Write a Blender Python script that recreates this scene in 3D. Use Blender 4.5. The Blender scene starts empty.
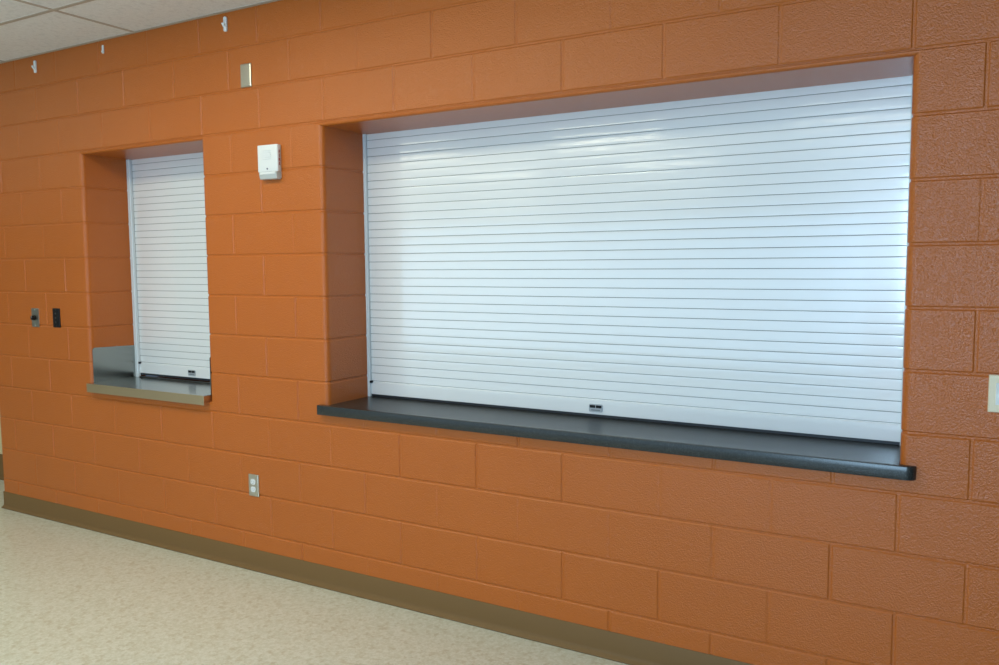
import bpy, bmesh, math, random
from mathutils import Vector, Matrix
random.seed(4)
scene = bpy.context.scene
COL = scene.collection

# ------------------------------------------------------------------ materials
def new_mat(name):
    m = bpy.data.materials.new(name); m.use_nodes = True
    nt = m.node_tree; b = nt.nodes['Principled BSDF']
    return m, nt, b
def N(nt, t, **kw):
    n = nt.nodes.new(t)
    for k, v in kw.items():
        if k in n.inputs: n.inputs[k].default_value = v
        else: setattr(n, k, v)
    return n
def plain(name, col, rough=.5, metal=0., spec=.5, bump=0., bscale=200.):
    m, nt, b = new_mat(name)
    b.inputs['Base Color'].default_value = (*col, 1)
    b.inputs['Roughness'].default_value = rough
    b.inputs['Metallic'].default_value = metal
    b.inputs['Specular IOR Level'].default_value = spec
    tc = N(nt, 'ShaderNodeTexCoord'); nz = N(nt, 'ShaderNodeTexNoise', Scale=bscale, Detail=2.)
    nt.links.new(tc.outputs['Object'], nz.inputs['Vector'])
    hs = N(nt, 'ShaderNodeMapRange'); hs.inputs['To Min'].default_value = max(0.02, rough - .04); hs.inputs['To Max'].default_value = rough + .04
    nt.links.new(nz.outputs['Fac'], hs.inputs['Value']); nt.links.new(hs.outputs['Result'], b.inputs['Roughness'])
    if bump:
        bp = N(nt, 'ShaderNodeBump', Strength=bump, Distance=.001)
        nt.links.new(nz.outputs['Fac'], bp.inputs['Height']); nt.links.new(bp.outputs['Normal'], b.inputs['Normal'])
    return m

def wall_paint(name, col, rough, spec):
    m, nt, b = new_mat(name)
    tc = N(nt, 'ShaderNodeTexCoord')
    n1 = N(nt, 'ShaderNodeTexNoise', Scale=260., Detail=1., Roughness=.5)
    n2 = N(nt, 'ShaderNodeTexNoise', Scale=55., Detail=2.)
    n3 = N(nt, 'ShaderNodeTexNoise', Scale=1.7, Detail=3.)
    vo = N(nt, 'ShaderNodeTexVoronoi', Scale=75.); st = N(nt, 'ShaderNodeTexVoronoi', Scale=170.)
    for n in (n1, n2, n3, vo, st): nt.links.new(tc.outputs['Object'], n.inputs['Vector'])
    pit = N(nt, 'ShaderNodeMapRange'); pit.inputs['From Max'].default_value = .22; pit.inputs['To Min'].default_value = -1.4; pit.inputs['To Max'].default_value = 0
    nt.links.new(vo.outputs['Distance'], pit.inputs['Value'])
    gate = N(nt, 'ShaderNodeMapRange'); gate.inputs['From Min'].default_value = .52; gate.inputs['From Max'].default_value = .6
    nt.links.new(n2.outputs['Fac'], gate.inputs['Value'])
    pm = N(nt, 'ShaderNodeMath', operation='MULTIPLY'); nt.links.new(pit.outputs['Result'], pm.inputs[0]); nt.links.new(gate.outputs['Result'], pm.inputs[1])
    a1 = N(nt, 'ShaderNodeMath', operation='MULTIPLY_ADD'); nt.links.new(n2.outputs['Fac'], a1.inputs[0]); a1.inputs[1].default_value = .25; nt.links.new(n1.outputs['Fac'], a1.inputs[2])
    a2 = N(nt, 'ShaderNodeMath', operation='ADD'); nt.links.new(a1.outputs[0], a2.inputs[0]); nt.links.new(pm.outputs[0], a2.inputs[1])
    a3 = N(nt, 'ShaderNodeMath', operation='MULTIPLY_ADD'); nt.links.new(st.outputs['Distance'], a3.inputs[0]); a3.inputs[1].default_value = -.8; nt.links.new(a2.outputs[0], a3.inputs[2])
    bp = N(nt, 'ShaderNodeBump', Strength=.5, Distance=.0026)
    nt.links.new(a3.outputs[0], bp.inputs['Height']); nt.links.new(bp.outputs['Normal'], b.inputs['Normal'])
    cr = N(nt, 'ShaderNodeMixRGB'); cr.inputs[1].default_value = (*[c * .95 for c in col], 1); cr.inputs[2].default_value = (*[c * 1.05 for c in col], 1)
    nt.links.new(n3.outputs['Fac'], cr.inputs[0]); nt.links.new(cr.outputs[0], b.inputs['Base Color'])
    b.inputs['Roughness'].default_value = rough; b.inputs['Specular IOR Level'].default_value = spec
    return m

def speckle(name, c1, c2, c3, scale, rough, bump=0., s2=None):
    m, nt, b = new_mat(name)
    tc = N(nt, 'ShaderNodeTexCoord')
    n1 = N(nt, 'ShaderNodeTexNoise', Scale=scale, Detail=4., Roughness=.7)
    n2 = N(nt, 'ShaderNodeTexNoise', Scale=(s2 or scale * .35), Detail=3., Roughness=.6)
    for n in (n1, n2): nt.links.new(tc.outputs['Object'], n.inputs['Vector'])
    r1 = N(nt, 'ShaderNodeMapRange'); r1.inputs['From Min'].default_value = .42; r1.inputs['From Max'].default_value = .6
    r2 = N(nt, 'ShaderNodeMapRange'); r2.inputs['From Min'].default_value = .52; r2.inputs['From Max'].default_value = .68
    nt.links.new(n1.outputs['Fac'], r1.inputs['Value']); nt.links.new(n2.outputs['Fac'], r2.inputs['Value'])
    m1 = N(nt, 'ShaderNodeMixRGB'); m1.inputs[1].default_value = (*c1, 1); m1.inputs[2].default_value = (*c2, 1)
    m2 = N(nt, 'ShaderNodeMixRGB'); m2.inputs[2].default_value = (*c3, 1)
    nt.links.new(r1.outputs[0], m1.inputs[0]); nt.links.new(m1.outputs[0], m2.inputs[1]); nt.links.new(r2.outputs[0], m2.inputs[0])
    nt.links.new(m2.outputs[0], b.inputs['Base Color']); b.inputs['Roughness'].default_value = rough
    if bump:
        bp = N(nt, 'ShaderNodeBump', Strength=bump, Distance=.001)
        nt.links.new(n1.outputs['Fac'], bp.inputs['Height']); nt.links.new(bp.outputs['Normal'], b.inputs['Normal'])
    return m

def brushed(name, col, rough, axis):
    m, nt, b = new_mat(name)
    tc = N(nt, 'ShaderNodeTexCoord'); mp = N(nt, 'ShaderNodeMapping')
    sc = [400., 400., 400.]; sc[axis] = 8.
    mp.inputs['Scale'].default_value = sc
    nz = N(nt, 'ShaderNodeTexNoise', Scale=1., Detail=2.)
    nt.links.new(tc.outputs['Object'], mp.inputs['Vector']); nt.links.new(mp.outputs[0], nz.inputs['Vector'])
    r = N(nt, 'ShaderNodeMapRange'); r.inputs['To Min'].default_value = rough - .06; r.inputs['To Max'].default_value = rough + .08
    nt.links.new(nz.outputs['Fac'], r.inputs['Value']); nt.links.new(r.outputs[0], b.inputs['Roughness'])
    bp = N(nt, 'ShaderNodeBump', Strength=.08, Distance=.0005); nt.links.new(nz.outputs['Fac'], bp.inputs['Height']); nt.links.new(bp.outputs[0], b.inputs['Normal'])
    b.inputs['Base Color'].default_value = (*col, 1); b.inputs['Metallic'].default_value = 1
    return m

ORANGE = wall_paint('orange_block_paint', (.465, .117, .0145), .28, .42)
CREAM = wall_paint('cream_wall_paint', (.62, .52, .30), .5, .4)
PALE = wall_paint('pale_wall_paint', (.44, .42, .39), .5, .4)
DIM = wall_paint('bounce_cutting_dark_wall', (.12, .085, .06), .6, .3)  # kept dark so the unseen right wall bounces little light
FLOOR = speckle('speckled_vinyl_floor', (.60, .605, .51), (.70, .71, .64), (.54, .52, .41), 62., .30, .02, 40.)
TILE = speckle('mineral_ceiling_tile', (.80, .81, .80), (.86, .87, .86), (.74, .75, .74), 90., .9, .15)
TEE = plain('ceiling_tee_paint', (.50, .44, .37), .6)
BASE = plain('brown_rubber_base', (.175, .096, .032), .5, 0, .3)
SHUT = plain('white_powder_coat', (.835, .85, .86), .30, .07, .4, .03, 350.)
sb = SHUT.node_tree.nodes['Principled BSDF']; sn = SHUT.node_tree
sb.inputs['Coat Weight'].default_value = .9; sb.inputs['Coat Roughness'].default_value = .06; sb.inputs['Coat IOR'].default_value = 1.7
tc_ = N(sn, 'ShaderNodeTexCoord'); mp_ = N(sn, 'ShaderNodeMapping'); mp_.inputs['Scale'].default_value = (5., 20., 34.)
wz = N(sn, 'ShaderNodeTexNoise', Scale=1., Detail=2.); wb_ = N(sn, 'ShaderNodeBump', Strength=.06, Distance=.0035)
sn.links.new(tc_.outputs['Object'], mp_.inputs['Vector']); sn.links.new(mp_.outputs[0], wz.inputs['Vector']); sn.links.new(wz.outputs['Fac'], wb_.inputs['Height']); sn.links.new(wb_.outputs[0], sb.inputs['Coat Normal'])
GAP = plain('slat_joint_grey', (.16, .18, .19), .6)
GUIDE = plain('white_guide_metal', (.66, .72, .76), .3)
SEAL = plain('dark_rubber_seal', (.018, .02, .026), .45)
COUNTER = speckle('dark_speckled_laminate', (.011, .014, .0145), (.028, .032, .032), (.055, .06, .058), 420., .27, .03, 260.)
STEEL = brushed('brushed_stainless', (.33, .34, .32), .20, 0)
STEEL_TAN = brushed('stainless_reflected_tan', (.60, .47, .30), .40, 0)  # same stainless, with the warm reflected tone put into its base colour
PLATE = brushed('stainless_plate', (.58, .56, .49), .30, 2)
WHITE = plain('white_plastic', (.72, .735, .735), .4)
HOOKW = plain('hook_white_plastic', (.78, .80, .80), .35)
IVORY = plain('ivory_plastic', (.78, .68, .48), .4)
LENS = plain('clear_lens', (.70, .74, .74), .12)
LENS.node_tree.nodes['Principled BSDF'].inputs['Transmission Weight'].default_value = .35
BLACK = plain('black_plastic', (.006, .006, .007), .4, 0, .3)
RED = plain('red_lettering', (.35, .03, .03), .5)
GREYP = plain('grey_pull_plate', (.42, .45, .48), .35, .3)
DARKM = plain('dark_steel', (.10, .10, .095), .4, .8)
FRAME = plain('aluminium_window_frame', (.45, .45, .45), .4, .7)

# ------------------------------------------------------------------ mesh helpers
class MB:
    def __init__(s): s.v = []; s.f = []; s.mi = []
    def face(s, pts, mi=0):
        i = len(s.v); s.v += [tuple(p) for p in pts]; s.f.append(list(range(i, i + len(pts)))); s.mi.append(mi)
    def box(s, x0, x1, y0, y1, z0, z1, mi=0):
        c = [(x0,y0,z0),(x1,y0,z0),(x1,y1,z0),(x0,y1,z0),(x0,y0,z1),(x1,y0,z1),(x1,y1,z1),(x0,y1,z1)]
        i = len(s.v); s.v += c
        for q in ((0,3,2,1),(4,5,6,7),(0,1,5,4),(1,2,6,5),(2,3,7,6),(3,0,4,7)): s.f.append([i+k for k in q]); s.mi.append(mi)
    def prism(s, pts, axis, a, b, mi=0):
        """closed 2-D outline extruded along axis (0,1,2) from a to b"""
        def p3(p, t):
            l = [p[0], p[1]]; l.insert(axis, t); return tuple(l)
        i = len(s.v); n = len(pts)
        s.v += [p3(p, a) for p in pts] + [p3(p, b) for p in pts]
        for k in range(n):
            j = (k + 1) % n; s.f.append([i+k, i+j, i+n+j, i+n+k]); s.mi.append(mi)
        s.f.append([i+k for k in range(n)][::-1]); s.f.append([i+n+k for k in range(n)]); s.mi += [mi, mi]
    def grid(s, rows, mi=0):
        i = len(s.v); w = len(rows[0])
        for r in rows: s.v += [tuple(p) for p in r]
        for a in range(len(rows) - 1):
            m = mi[a] if isinstance(mi, list) else mi
            for b in range(w - 1):
                k = i + a*w + b; s.f.append([k, k+1, k+w+1, k+w]); s.mi.append(m)
    def build(s, name, mats, parent=None, bevel=0., seg=2, smooth=False, ang=35, weld=True, recalc=True, loc=None):
        me = bpy.data.meshes.new(name)
        me.from_pydata(s.v, [], s.f)
        for m in (mats if isinstance(mats, (list, tuple)) else [mats]): me.materials.append(m)
        for p, i in zip(me.polygons, s.mi): p.material_index = i
        bm = bmesh.new(); bm.from_mesh(me)
        if weld: bmesh.ops.remove_doubles(bm, verts=bm.verts, dist=1e-5)
        if recalc: bmesh.ops.recalc_face_normals(bm, faces=bm.faces)
        if bevel:
            es = [e for e in bm.edges if len(e.link_faces) == 2 and e.calc_face_angle(0) > .6]
            bmesh.ops.bevel(bm, geom=es, offset=bevel, segments=seg, affect='EDGES', profile=.5)
        if smooth:
            for f in bm.faces: f.smooth = True
            for e in bm.edges:
                if len(e.link_faces) == 2 and e.calc_face_angle(0) > math.radians(ang): e.smooth = False
        bm.to_mesh(me); bm.free()
        o = bpy.data.objects.new(name, me); COL.objects.link(o)
        if parent: o.parent = parent; o.matrix_parent_inverse = Matrix.Identity(4); 
        if loc: o.location = loc
        return o
def cyl(mb, c, axis, r, d, n=24, mi=0, r2=None):
    """disc-ended cylinder along axis from c for distance d"""
    u = Vector((0,0,0)); u[(axis+1)%3] = 1; w = Vector((0,0,0)); w[(axis+2)%3] = 1; a = Vector((0,0,0)); a[axis] = d
    c = Vector(c); r2 = r if r2 is None else r2
    A = [c + r*(math.cos(t)*u + math.sin(t)*w) for t in [2*math.pi*k/n for k in range(n)]]
    B = [c + a + r2*(math.cos(t)*u + math.sin(t)*w) for t in [2*math.pi*k/n for k in range(n)]]
    i = len(mb.v); mb.v += [tuple(p) for p in A + B]
    for k in range(n):
        j = (k+1)%n; mb.f.append([i+k, i+j, i+n+j, i+n+k]); mb.mi.append(mi)
    mb.f.append([i+k for k in range(n)]); mb.f.append([i+n+k for k in range(n)]); mb.mi += [mi, mi]
def rrect(w, h, r, n=5):
    pts = []
    for cx, cy, a0 in ((w/2-r, h/2-r, 0), (-w/2+r, h/2-r, 90), (-w/2+r, -h/2+r, 180), (w/2-r, -h/2+r, 270)):
        for k in range(n+1):
            t = math.radians(a0 + 90*k/n); pts.append((cx + r*math.cos(t), cy + r*math.sin(t)))
    return pts
def thing(name, label, cat, loc, group=None):
    o = bpy.data.objects.new(name, None); COL.objects.link(o); o.location = loc; o.empty_display_size = .1
    o['label'] = label; o['category'] = cat
    if group: o['group'] = group
    return o
def tag(o, label, cat, group=None):
    o['label'] = label; o['category'] = cat
    if group: o['group'] = group
    return o
def struct(o): o['kind'] = 'structure'; return o

# ------------------------------------------------------------------ dimensions (metres; wall face at y=0, room at y<0)
B = .2032; L = .4064
FZ = .010                                  # floor level
CZ = 2.820                                 # ceiling level
XL, XR = -5.25, 1.05                       # ends of the orange wall
YB = -7.0                                  # back wall
XW = -12.                                  # left wall
DEEP = .300
OPEN = [(-10.5*L + .004, -8*L - .016), (-6*L - .011, 0.)]       # the two hatches
ZS, ZLINT = .862, 11*B                     # bottom and top of the hatches
RB = .025                                  # bullnose radius

# ------------------------------------------------------------------ orange block wall
def hsh(*a): return random.Random(repr(a)).random()
wb = MB()
DB = .0034
def block(x0, x1, z0, z1, row, l=True, r=True, t=True, b=True):
    """one block face with tooled joints round it; a False side has no joint"""
    c, s = .0032, .0075
    dh = lambda x: .0011 + .0026 * hsh(round(x, 3), row) ** 1.3
    dl, dr = (dh(x0) if l else 0), (dh(x1) if r else 0)
    dt, db_ = (DB if t else 0), (DB if b else 0)
    xs = [x0, x0 + (c if l else .002), x0 + (s if l else .004), x1 - (s if r else .004), x1 - (c if r else .002), x1]
    zs = [z0, z0 + (c if b else .002), z0 + (s if b else .004), z1 - (s if t else .004), z1 - (c if t else .002), z1]
    rows = []
    for j, z in enumerate(zs):
        rr = []
        for i, x in enumerate(xs):
            d = 0
            if i < 2: d = max(d, dl)
            if i > 3: d = max(d, dr)
            if j < 2: d = max(d, db_) if b else d
            if j > 3: d = max(d, dt) if t else d
            rr.append((x, d, z))
        rows.append(rr)
    wb.grid(rows)
for row in range(0, 14):
    z0, z1 = row*B, min((row+1)*B, CZ + .05)
    off = 0. if row % 2 == 1 else .5         # courses 3,5,7.. have joints at whole blocks
    xs = [XL] + [x for x in (L*(k + off) for k in range(-14, 9)) if XL + .03 < x < XR - .03] + [XR]
    for xa, xb in zip(xs, xs[1:]):
        segs = [(xa, xb, z0, z1, True, True, True, True)]
        if ZS < z1 - 1e-4 and z0 < ZLINT - 1e-4:
            for oa, ob in OPEN:
                out = []
                for (a, b_, p, q, l, r, t, bt) in segs:
                    if b_ <= oa - .019 or a >= ob + .019: out.append((a, b_, p, q, l, r, t, bt)); continue
                    if a < oa - RB - .01: out.append((a, oa - RB, p, q, l, False, t, bt))
                    if b_ > ob + RB + .01: out.append((ob + RB, b_, p, q, False, r, t, bt))
                    if p < ZS - 1e-4: out.append((max(a, oa - RB), min(b_, ob + RB), p, ZS, a > oa - RB + .01 and l, b_ < ob + RB - .01 and r, False, bt))
                segs = out
        for (a, b_, p, q, l, r, t, bt) in segs: block(a, b_, p, q, row, l, r, t, bt)
# jamb returns with rounded nosing
def jamb(x, sgn):
    """sgn +1: the opening lies to the right of x (a left jamb)"""
    path = []
    for k in range(7):
        t = math.radians(15*k)
        path.append((x - sgn*RB + sgn*RB*math.sin(t), RB - RB*math.cos(t), sgn*math.sin(t), -math.cos(t)))
    path.append((x, DEEP + .06, sgn, 0))
    for row in range(4, 11):
        za, zb = max(row*B, ZS), (row+1)*B
        zz = [(za, DB if row*B >= ZS else 0), (za+.0032, DB if row*B >= ZS else 0), (za+.0075, 0), (zb-.0075, 0), (zb-.0032, DB), (zb, DB)]
        wb.grid([[(px - nx*d, py - ny*d, z) for (px, py, nx, ny) in path] for z, d in zz])
for oa, ob in OPEN:
    jamb(oa, 1); jamb(ob, -1)
    # lintel: small rounded arris under the joint, then the soffit
    rl = .013; prof = [(.0034, ZLINT + .001), (.0034, ZLINT - .003), (0, ZLINT - .0065)]
    zb = ZLINT - .0065
    for k in range(1, 7):
        t = math.radians(15*k); prof.append((rl - rl*math.cos(t), zb - rl*math.sin(t)))
    prof.append((DEEP + .06, zb - rl))
    wb.grid([[(x, y, z) for y, z in prof] for x in (oa - RB, oa, ob, ob + RB)])
    wb.face([(oa - RB, RB, ZS), (ob + RB, RB, ZS), (ob + RB, DEEP + .3, ZS), (oa - RB, DEEP + .3, ZS)])
    wb.face([(oa - RB, 0, ZS), (ob + RB, 0, ZS), (ob + RB, RB, ZS), (oa - RB, RB, ZS)])
# back face and left end of the wall
YBK = DEEP + .06
xcuts = [XL, OPEN[0][0], OPEN[0][1], OPEN[1][0], OPEN[1][1], XR]
for a, b_, hole in zip(xcuts, xcuts[1:], (0, 1, 0, 1, 0)):
    for p, q in ([(0, ZS), (ZLINT - .02, CZ + .05)] if hole else [(0, CZ + .05)]):
        wb.face([(a, YBK, p), (b_, YBK, p), (b_, YBK, q), (a, YBK, q)])
wb.grid([[(XL, 0 + DB, 0), (XL, YBK + .1, 0)], [(XL, 0 + DB, CZ + .05), (XL, YBK + .1, CZ + .05)]])
# the serving rooms behind the closed shutters are dark: a plain wall closes them off
wb.face([(XL, 1.2, 0), (XR, 1.2, 0), (XR, 1.2, CZ + .05), (XL, 1.2, CZ + .05)])
wall = struct(wb.build('wall_front', ORANGE, recalc=False))
for p in wall.data.polygons: p.use_smooth = False

# ------------------------------------------------------------------ other walls, floor, ceiling
def slab(name, m, *b):
    q = MB(); q.box(*b); return struct(q.build(name, m))
slab('wall_right', DIM, XR, XR + .1, YB, 1.3, FZ, CZ + .05)  # unseen wall, set close and dark to cut light on the right
slab('wall_left', PALE, XW - .1, XW, YB, .5, FZ, CZ + .05)
slab('wall_far', CREAM, XW, XL - .002, .40, .50, FZ, CZ + .05)
slab('floor', FLOOR, XW - .1, XR + .1, YB - .1, 1.3, FZ - .1, FZ)
# glazed bays of the back wall: x0, x1, z0, z1, brightness tuned separately for the lamp behind each
WINS = [(-9.4, -.85, .22, 2.2, 1.55), (-.55, .92, .80, 2.6, 25.)]  # long dim bay is added, shaped for an even reflection in the slats
q = MB()
ex = [XW] + [v for w_ in WINS for v in w_[:2]] + [XR]
for k in range(0, len(ex), 2): q.box(ex[k], ex[k+1], YB - .1, YB, FZ, CZ + .05)
for x0, x1, z0, z1, _ in WINS:
    q.box(x0, x1, YB - .1, YB, FZ, z0); q.box(x0, x1, YB - .1, YB, z1, CZ + .05)
struct(q.build('wall_back', PALE, weld=False))
for n_, (x0, x1, z0, z1, _) in enumerate(WINS):
    q = MB()
    for x in (x0, x1 - .05): q.box(x, x + .05, YB - .08, YB - .02, z0, z1)
    q.box(x0, x1, YB - .08, YB - .02, z0, z0 + .05); q.box(x0, x1, YB - .08, YB - .02, z1 - .05, z1)
    struct(q.build('window_%d' % (n_ + 1), FRAME, weld=False))

# suspended ceiling: 4x2 tiles in a lay-in grid
GX, GY, TX, TY = -3.735, -.458, 1.2192, .6096
q = MB()
xs = [GX + TX*k for k in range(-8, 6)]; xs = [XW] + [x for x in xs if XW < x < XR] + [XR]
ys = [GY - TY*k for k in range(0, 15)]; ys = [.40] + [y for y in ys if y > YB] + [YB]
for a, b_ in zip(xs, xs[1:]):
    for c, d in zip(ys, ys[1:]):
        q.face([(a, d, CZ), (a, c, CZ), (b_, c, CZ), (b_, d, CZ)], 0)
for x in xs[1:-1]: q.box(x - .011, x + .011, YB, .40, CZ - .0025, CZ + .03, 1)
for y in ys[1:-1]: q.box(XW, XR, y - .011, y + .011, CZ - .0022, CZ + .03, 1)
struct(q.build('ceiling', [TILE, TEE], weld=False))
q = MB(); q.box(XL, XR, -.020, .0, CZ - .0028, CZ - .0005); struct(q.build('trim_1', TEE))

# cove base with a flared toe
def cove(name, xa, xb, y, h):
    prof = [(y + .004, FZ), (y - .018, FZ), (y - .022, FZ + .0045), (y - .020, FZ + .0075), (y - .011, FZ + .012), (y - .006, FZ + .018), (y - .0035, FZ + .03), (y - .0035, FZ + h - .003), (y - .002, FZ + h), (y + .004, FZ + h)]
    q = MB(); q.prism(prof, 0, xa, xb); return struct(q.build(name, BASE, smooth=True))
cove('baseboard_front', XL - .004, XR, 0., .108)
cove('baseboard_far', XW, XL - .002, .40, .19)

# ------------------------------------------------------------------ roller shutters
PITCH = .0399
def shutter(xa, xb, label, gw, px, zf, gf, yc=DEEP + .010):
    """xa..xb the opening; yc the face of the curtain; px the middle of the finger pull"""
    t = thing('roller_shutter', label, 'shutter', ((xa + xb)/2, yc, .91))
    ox, oy, oz = t.location
    zb = .988; n = 33
    # curtain: interlocking, very slightly crowned slats
    q = MB(); rows = []; mi = []
    x0, x1 = xa - .01 - ox, xb + .02 - ox
    for k in range(n):
        z = zb + k*PITCH - oz
        pr = [(0.0045, .0000, 1), (0.0045, .0020, 0), (.0006, .0021, 0), (.0001, .0030, 0)]
        for j in range(1, 7):
            f = j/7; pr.append((-.00004*4*f*(1 - f) , .0030 + f*(PITCH - .0034), 0))
        pr += [(.0002, PITCH - .0004, 0), (.0008, PITCH, 0)]
        for y, dz, m in pr: rows.append([(x0, y, z + dz), (x1, y, z + dz)]); mi.append(m)
    q.grid(rows, mi)
    q.box(x0, x1, .006, .016, zb - oz, zb + n*PITCH - oz, 1)
    q.build('curtain', [SHUT, GAP], t, smooth=True, recalc=False, ang=6)
    # bottom bar
    q = MB()
    q.prism([(.014, .922 - oz), (-.004, .922 - oz), (-.005, .923 - oz), (-.005, .984 - oz), (-.004, .985 - oz), (.003, .9855 - oz), (.003, .988 - oz), (.014, .988 - oz)], 0, x0, x1)
    bar = q.build('bottom_bar', SHUT, t, smooth=True)
    q = MB(); q.box(x0, x1, -.003, .012, .9107 - oz, .922 - oz)
    q.build('rubber_seal', SEAL, bar)
    q = MB(); q.prism([(a + px - ox, b_ + .950 - oz) for a, b_ in rrect(.062, .034, .006)], 1, -.0095, -.004)
    pull = q.build('finger_pull', GREYP, bar)
    for s in (-1, 1):
        q2 = MB(); q2.prism([(a + px - ox + s*.0145, b_ + .9565 - oz) for a, b_ in rrect(.026, .012, .002)], 1, -.0102, -.0093)
        h = q2.build('slot', BLACK, bar)
    q2 = MB(); q2.prism([(a + px - ox, b_ + .941 - oz) for a, b_ in rrect(.042, .005, .002)], 1, -.0102, -.0093)
    q2.build('lower_strip', plain('pull_strip_grey', (.2, .22, .24), .4), bar)
    q = MB(); q.box(xa + gw - .004 - ox, xa + gw + .010 - ox, -.016, -.002, .979 - oz, .991 - oz)
    q.build('bolt_end', BLACK, bar, bevel=.002)
    # side guides: a channel either side, return lip toward the room
    for s, xe in ((1, xa), (-1, xb)):
        a = xe - ox
        q = MB()
        w = gw if s == 1 else .02
        q.prism([(a - s*.03, -gf), (a + s*(w - .003), -gf), (a + s*w, -gf + .003), (a + s*w, -.003), (a + s*(w - .005), -.003), (a + s*(w - .005), -.011), (a - s*.03, -.011)], 2, zf - oz, 2.26 - oz)
        q.build('guide', GUIDE, t)
    return t
shutter(OPEN[1][0], OPEN[1][1], 'wide white slatted roller shutter closed above the dark counter', .016, -1.205, .9106, .016)
shutter(OPEN[0][0], OPEN[0][1], 'narrow white slatted roller shutter closed above the stainless steel sill', .026, -3.768, .8986, .022)

# ------------------------------------------------------------------ dark counter
CT, CB = .910, .8645
q = MB()
xa, xb = OPEN[1]
yf = -.030; rr = .030
pts = [(xa + .0005, YBK), (xa + .0005, -.0015), (xa - .050, -.0015), (xa - .050, yf + .004), (xa - .046, yf)]
ex = xb + .051
for k in range(0, 9):
    t = math.radians(-90 + 90*k/8); pts.append((ex - rr + rr*math.cos(t), yf + rr + rr*math.sin(t) - (.0015 if k == 8 else 0)))
pts += [(xb - .0005, -.0015), (xb - .0005, YBK)]
q.prism(pts, 2, CB, CT)
c = q.build('countertop', COUNTER, bevel=.0022, seg=2, smooth=True)
tag(c, 'dark grey speckled laminate countertop beneath the wide roller shutter', 'countertop')

# ------------------------------------------------------------------ stainless sill of the small hatch
xa, xb = OPEN[0]
t = thing('steel_sill', 'stainless steel sill with side splashes under the narrow shutter', 'sill', ((xa+xb)/2, 0, .898))
ox, oy, oz = t.location
q = MB()
ST, SF = .898, -.036
q.prism([(xa + .0005, YBK), (xa + .0005, -.0016), (xa + .002, SF), (xb - .002, SF), (xb - .002, -.0015), (xb - .0005, -.0015), (xb - .0005, YBK)], 2, ST - .003, ST)
q.v = [(v[0]-ox, v[1], v[2]-oz) for v in q.v]
q.build('tray', STEEL, t, bevel=.0008)
q = MB(); q.box(xa + .002 - ox, xb - .002 - ox, SF - .0015, SF + .0015, -.050, .0)
q.box(xa + .002 - ox, xa + .005 - ox, SF, .045, -.036, -.003); q.box(xa + .002 - ox, xa + .005 - ox, SF, -.002, -.050, -.030); q.box(xb - .005 - ox, xb - .002 - ox, SF, .045, -.036, -.003); q.box(xb - .005 - ox, xb - .002 - ox, SF, -.002, -.050, -.030)
q.build('apron', STEEL_TAN, t, bevel=.0008)
for s, xe in ((1, xa), (-1, xb)):
    q = MB(); a = xe - ox
    q.prism([(.010, .0), (.286, .0), (.286, .196), (.020, .204), (.010, .194)], 0, a + s*.0006, a + s*.0040)
    q.build('side_splash', STEEL, t, bevel=.0006)
q = MB(); q.box(xa + .045 - ox, xb - .002 - ox, .283, .300, .0005, .007)
q.build('stop_angle', DARKM, t, bevel=.001)
for xx in (.30, .36):
    q = MB(); cyl(q, (xx, .279, .0065), 1, .005, .004, 12); q.build('screw', DARKM, t)

# ------------------------------------------------------------------ wall devices
def plate_part(t, w, h, d, m, name='faceplate', bev=.003, r=.003):
    q = MB(); rings = []
    for ins, y in ((0, -.0002), (0, -d*.25), (bev*.3, -d*.72), (bev, -d)):
        rings.append([(a, y, b_) for a, b_ in rrect(w - 2*ins, h - 2*ins, max(r - ins*.5, .0008))])
    for A, B_ in zip(rings, rings[1:]):
        n = len(A)
        for k in range(n): q.face([A[k], A[(k+1) % n], B_[(k+1) % n], B_[k]])
    q.face(rings[-1]); q.face(rings[0][::-1])
    return q.build(name, m, t)
def screw(t, x, z, y, m=DARKM, r=.0032, name='mounting_screw'):
    q = MB(); cyl(q, (x, y + .0004, z), 1, r, -.0016, 16, r2=r*.75)
    return q.build(name, m, t)
# blank stainless plate high on the wall
t = thing('blank_plate', 'blank stainless steel cover plate high on the orange wall above the white alarm', 'wall plate', (-2.925, 0, 2.499))
plate_part(t, .073, .114, .007, PLATE, bev=.006); screw(t, 0, .042, -.007, PLATE); screw(t, 0, -.042, -.007, PLATE)
# duplex receptacle
t = thing('power_outlet', 'duplex power outlet with stainless plate and white sockets low on the wall', 'outlet', (-2.961, 0, .455))
plate_part(t, .071, .115, .006, PLATE, bev=.004)
for s in (1, -1):
    q = MB(); q.prism([(a, b_ + s*.0195) for a, b_ in rrect(.034, .0285, .0125, 6)], 1, -.0085, -.0055)
    rc = q.build('socket', WHITE, t)
    for dx, w, hh in ((-.0063, .0016, .008), (.0063, .0016, .0065)):
        q = MB(); q.box(dx - w/2, dx + w/2, -.0088, -.0083, s*.0195 + .002 - hh/2, s*.0195 + .002 + hh/2); q.build('slot', DARKM, rc)
    q = MB(); cyl(q, (0, -.0083, s*.0195 - .0075), 1, .0024, -.0005, 12); q.build('ground_hole', DARKM, rc)
screw(t, 0, 0, -.006, PLATE)
# volume control
t = thing('control_knob', 'stainless wall plate with a black rotary knob at far left', 'control', (-4.792, 0, 1.266))
plate_part(t, .073, .116, .005, PLATE, bev=.0012)
q = MB(); cyl(q, (-.002, -.0055, 0), 1, .0165, -.020, 28, r2=.014); k_ = q.build('knob', BLACK, t, bevel=.0015, smooth=True)
q = MB(); q.box(-.0028, -.0012, -.0262, -.0254, .002, .012); q.build('pointer_line', WHITE, k_)
screw(t, 0, .048, -.006, WHITE); screw(t, 0, -.048, -.006, WHITE)
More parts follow.
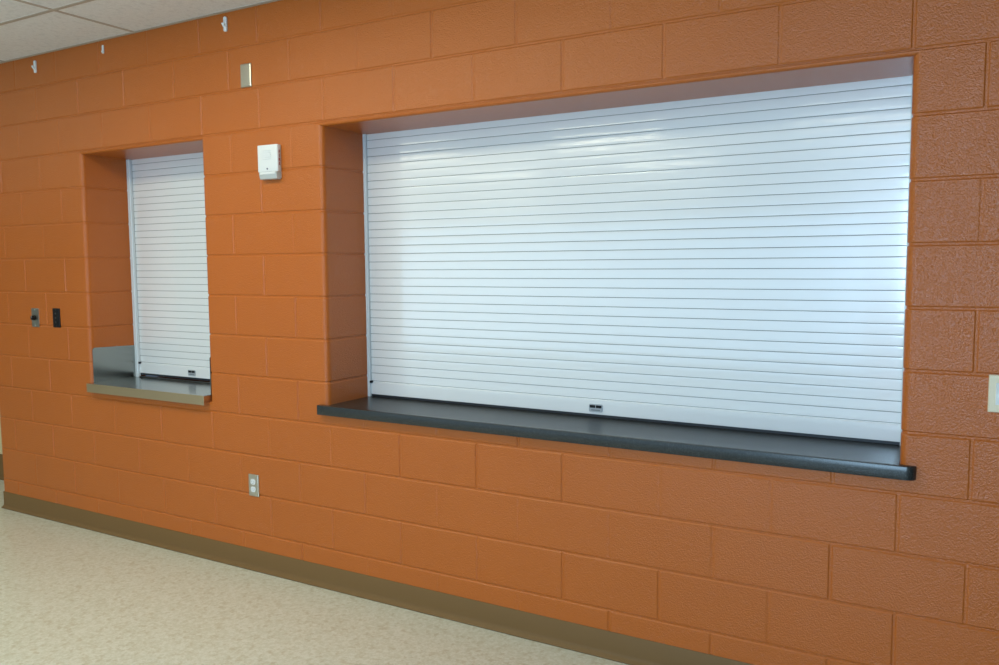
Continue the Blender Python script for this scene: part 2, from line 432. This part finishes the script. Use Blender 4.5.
# black jack plate
t = thing('jack_plate', 'black wall plate with small round jacks left of the narrow hatch', 'wall plate', (-4.575, 0, 1.270))
plate_part(t, .070, .116, .006, BLACK, bev=.003)
for z in (.026, .0, -.026):
    q = MB(); cyl(q, (-.003, -.0055, z), 1, .0062, -.003, 18); cyl(q, (-.003, -.0084, z), 1, .003, -.002, 12)
    q.build('jack', DARKM, t)
screw(t, 0, .048, -.006, DARKM); screw(t, 0, -.048, -.006, DARKM)
# light switch at the right edge
t = thing('light_switch', 'ivory light switch plate with a white rocker at the right edge', 'switch', (.278, 0, 1.162))
plate_part(t, .074, .117, .006, IVORY, bev=.003)
q = MB(); q.prism([(-.0055, -.034), (-.0055, .034), (-.0105, .034), (-.0075, 0), (-.0085, -.034)], 0, -.0165, .0165)
q.build('rocker', WHITE, t)
screw(t, 0, .0485, -.006, IVORY); screw(t, 0, -.0485, -.006, IVORY)

# horn strobe alarm
t = thing('alarm_strobe', 'white boxy alarm with a clear strobe lens and red side letters between the two hatches', 'alarm', (-2.7715, 0, 2.070))
q = MB(); w, h0, h1, D = .127, -.047, .081, .028
q.prism([(-w/2, -.0032), (w/2, -.0032), (w/2, -D + .004), (w/2 - .012, -D), (-w/2 + .004, -D - .004), (-w/2, -D)], 2, h0, h1)
q.build('housing', WHITE, t, bevel=.003, seg=3, smooth=True)
q = MB(); q.box(-w/2 + .002, w/2 - .002, -.0032, -.0003, h0 - .030, h1 - .002); q.build('mounting_plate', WHITE, t)
q = MB()
for k in range(5): q.box(-.030, .024, -D - .0045, -D - .0005, .052 - k*.010, .0545 - k*.010)
q.build('horn_grille', plain('grille_white', (.70, .72, .72), .5), t)
q = MB(); q.prism([(-.0033, -.0472), (-.036, -.0472), (-.036, -.060), (-.030, -.082), (-.0033, -.084)], 0, -w/2 + .012, w/2 - .001)
q.build('strobe_lens', LENS, t, bevel=.002, smooth=True)
q = MB(); q.box(-.044, .056, -.0385, -.0355, -.060, -.0485)
q.build('reflector', WHITE, t, bevel=.001)
q = MB(); cyl(q, (.000, -D + .001, -.033), 1, .004, -.0055, 16); q.build('emblem', plain('emblem_grey', (.12, .10, .16), .5), t)
cu = bpy.data.curves.new('letters', 'FONT'); cu.body = 'F\nI\nR\nE'; cu.size = .020; cu.align_x = 'CENTER'; cu.space_line = .95; cu.extrude = .0004; cu.offset = .0006
to = bpy.data.objects.new('letters_tmp', cu); COL.objects.link(to)
me = bpy.data.meshes.new_from_object(to.evaluated_get(bpy.context.evaluated_depsgraph_get()))
bpy.data.objects.remove(to)
lt = bpy.data.objects.new('red_letters', me); COL.objects.link(lt); me.materials.clear(); me.materials.append(RED)
lt.parent = t; lt.rotation_euler = (math.pi/2, 0, math.pi/2); lt.location = (w/2 + .0004, -.0125, .040)
lt['label'] = 'red lettering down the side'

# adhesive hooks under the ceiling
def hook(x, zt, h, wd, th, label, prong=True):
    t = thing('adhesive_hook', label, 'hook', (x, 0, zt - h))
    q = MB(); q.prism([(a, b_ + h/2) for a, b_ in rrect(wd, h, wd*.4)], 1, -th, -.0003)
    q.build('backplate', HOOKW, t, bevel=.0015, smooth=True)
    q = MB()
    if prong:
        prof = [(-th*.6, .018), (-th - .004, .020), (-th - .013, .031), (-th - .0165, .038), (-th - .0125, .040), (-th - .007, .032), (-th*.6, .026)]
    else:
        prof = [(-th*.6, .004), (-th - .004, .006), (-th - .007, .013), (-th - .004, .014), (-th*.6, .012)]
    q.prism(prof, 0, -wd*.34, wd*.34)
    q.build('prong', HOOKW, t, bevel=.0012, smooth=True)
    return t
hook(-3.052, 2.797, .072, .020, .010, 'white adhesive hook on the wall top nearest the blank steel plate')
hook(-4.017, 2.792, .046, .014, .007, 'short white hook under the ceiling between two longer hooks', False)
hook(-4.655, 2.789, .072, .020, .010, 'leftmost white adhesive hook high on the wall under the ceiling')

# ------------------------------------------------------------------ light
def area(name, loc, rot, sx, sy, power, col):
    l = bpy.data.lights.new(name, 'AREA'); l.shape = 'RECTANGLE'; l.size = sx; l.size_y = sy; l.energy = power; l.color = col
    o = bpy.data.objects.new(name, l); COL.objects.link(o); o.location = loc; o.rotation_euler = rot
    return o
TRO = (1., .95, .70)
for gx, gy, k in ((-8.006, -1.3724, .4), (-5.567, -1.3724, .40), (-3.129, -1.3724, .92), (-1.910, -1.3724, .66),
                  (-8.006, -4.4204, .30), (-5.567, -4.4204, .46), (-3.129, -4.4204, .55), (-.690, -4.4204, .24),
                  (-8.006, -6.44, .46), (-5.567, -6.44, .46), (-3.129, -6.44, .46), (-.690, -6.44, .14)):
    area('ceiling_light', (gx, gy, CZ - .006), (0, 0, 0), 1.14, .46, 23*k, TRO)
for wx0, wx1, wz0, wz1, rad in WINS:
    area('daylight', ((wx0+wx1)/2, YB - .12, (wz0+wz1)/2), (math.radians(90), 0, 0), wx1 - wx0, wz1 - wz0, rad*math.pi*(wx1-wx0)*(wz1-wz0), (.47, .74, 1.))

w = bpy.data.worlds.new('world'); scene.world = w; w.use_nodes = True
w.node_tree.nodes['Background'].inputs[0].default_value = (.5, .65, .9, 1); w.node_tree.nodes['Background'].inputs[1].default_value = .2

# ------------------------------------------------------------------ camera
cam = bpy.data.cameras.new('camera'); co = bpy.data.objects.new('camera', cam); COL.objects.link(co)
f, cx, cy, cz, yaw, pitch, roll = 822.273, .190434, -2.944972, 1.569763, -.5229865, -.0822971, -.0070288
fw = Vector((math.sin(yaw)*math.cos(pitch), math.cos(yaw)*math.cos(pitch), math.sin(pitch)))
r = Vector((math.cos(yaw), -math.sin(yaw), 0)); u = r.cross(fw)
r2 = math.cos(roll)*r + math.sin(roll)*u; u2 = -math.sin(roll)*r + math.cos(roll)*u
M = Matrix(((r2.x, u2.x, -fw.x, cx), (r2.y, u2.y, -fw.y, cy), (r2.z, u2.z, -fw.z, cz), (0, 0, 0, 1)))
co.matrix_world = M
cam.sensor_width = 36; cam.lens = f/999*36; cam.clip_start = .05
scene.camera = co
scene.view_settings.view_transform = 'Standard'; scene.view_settings.look = 'None'
scene.view_settings.exposure = .06; scene.view_settings.gamma = 1.; scene.view_settings.use_curve_mapping = False
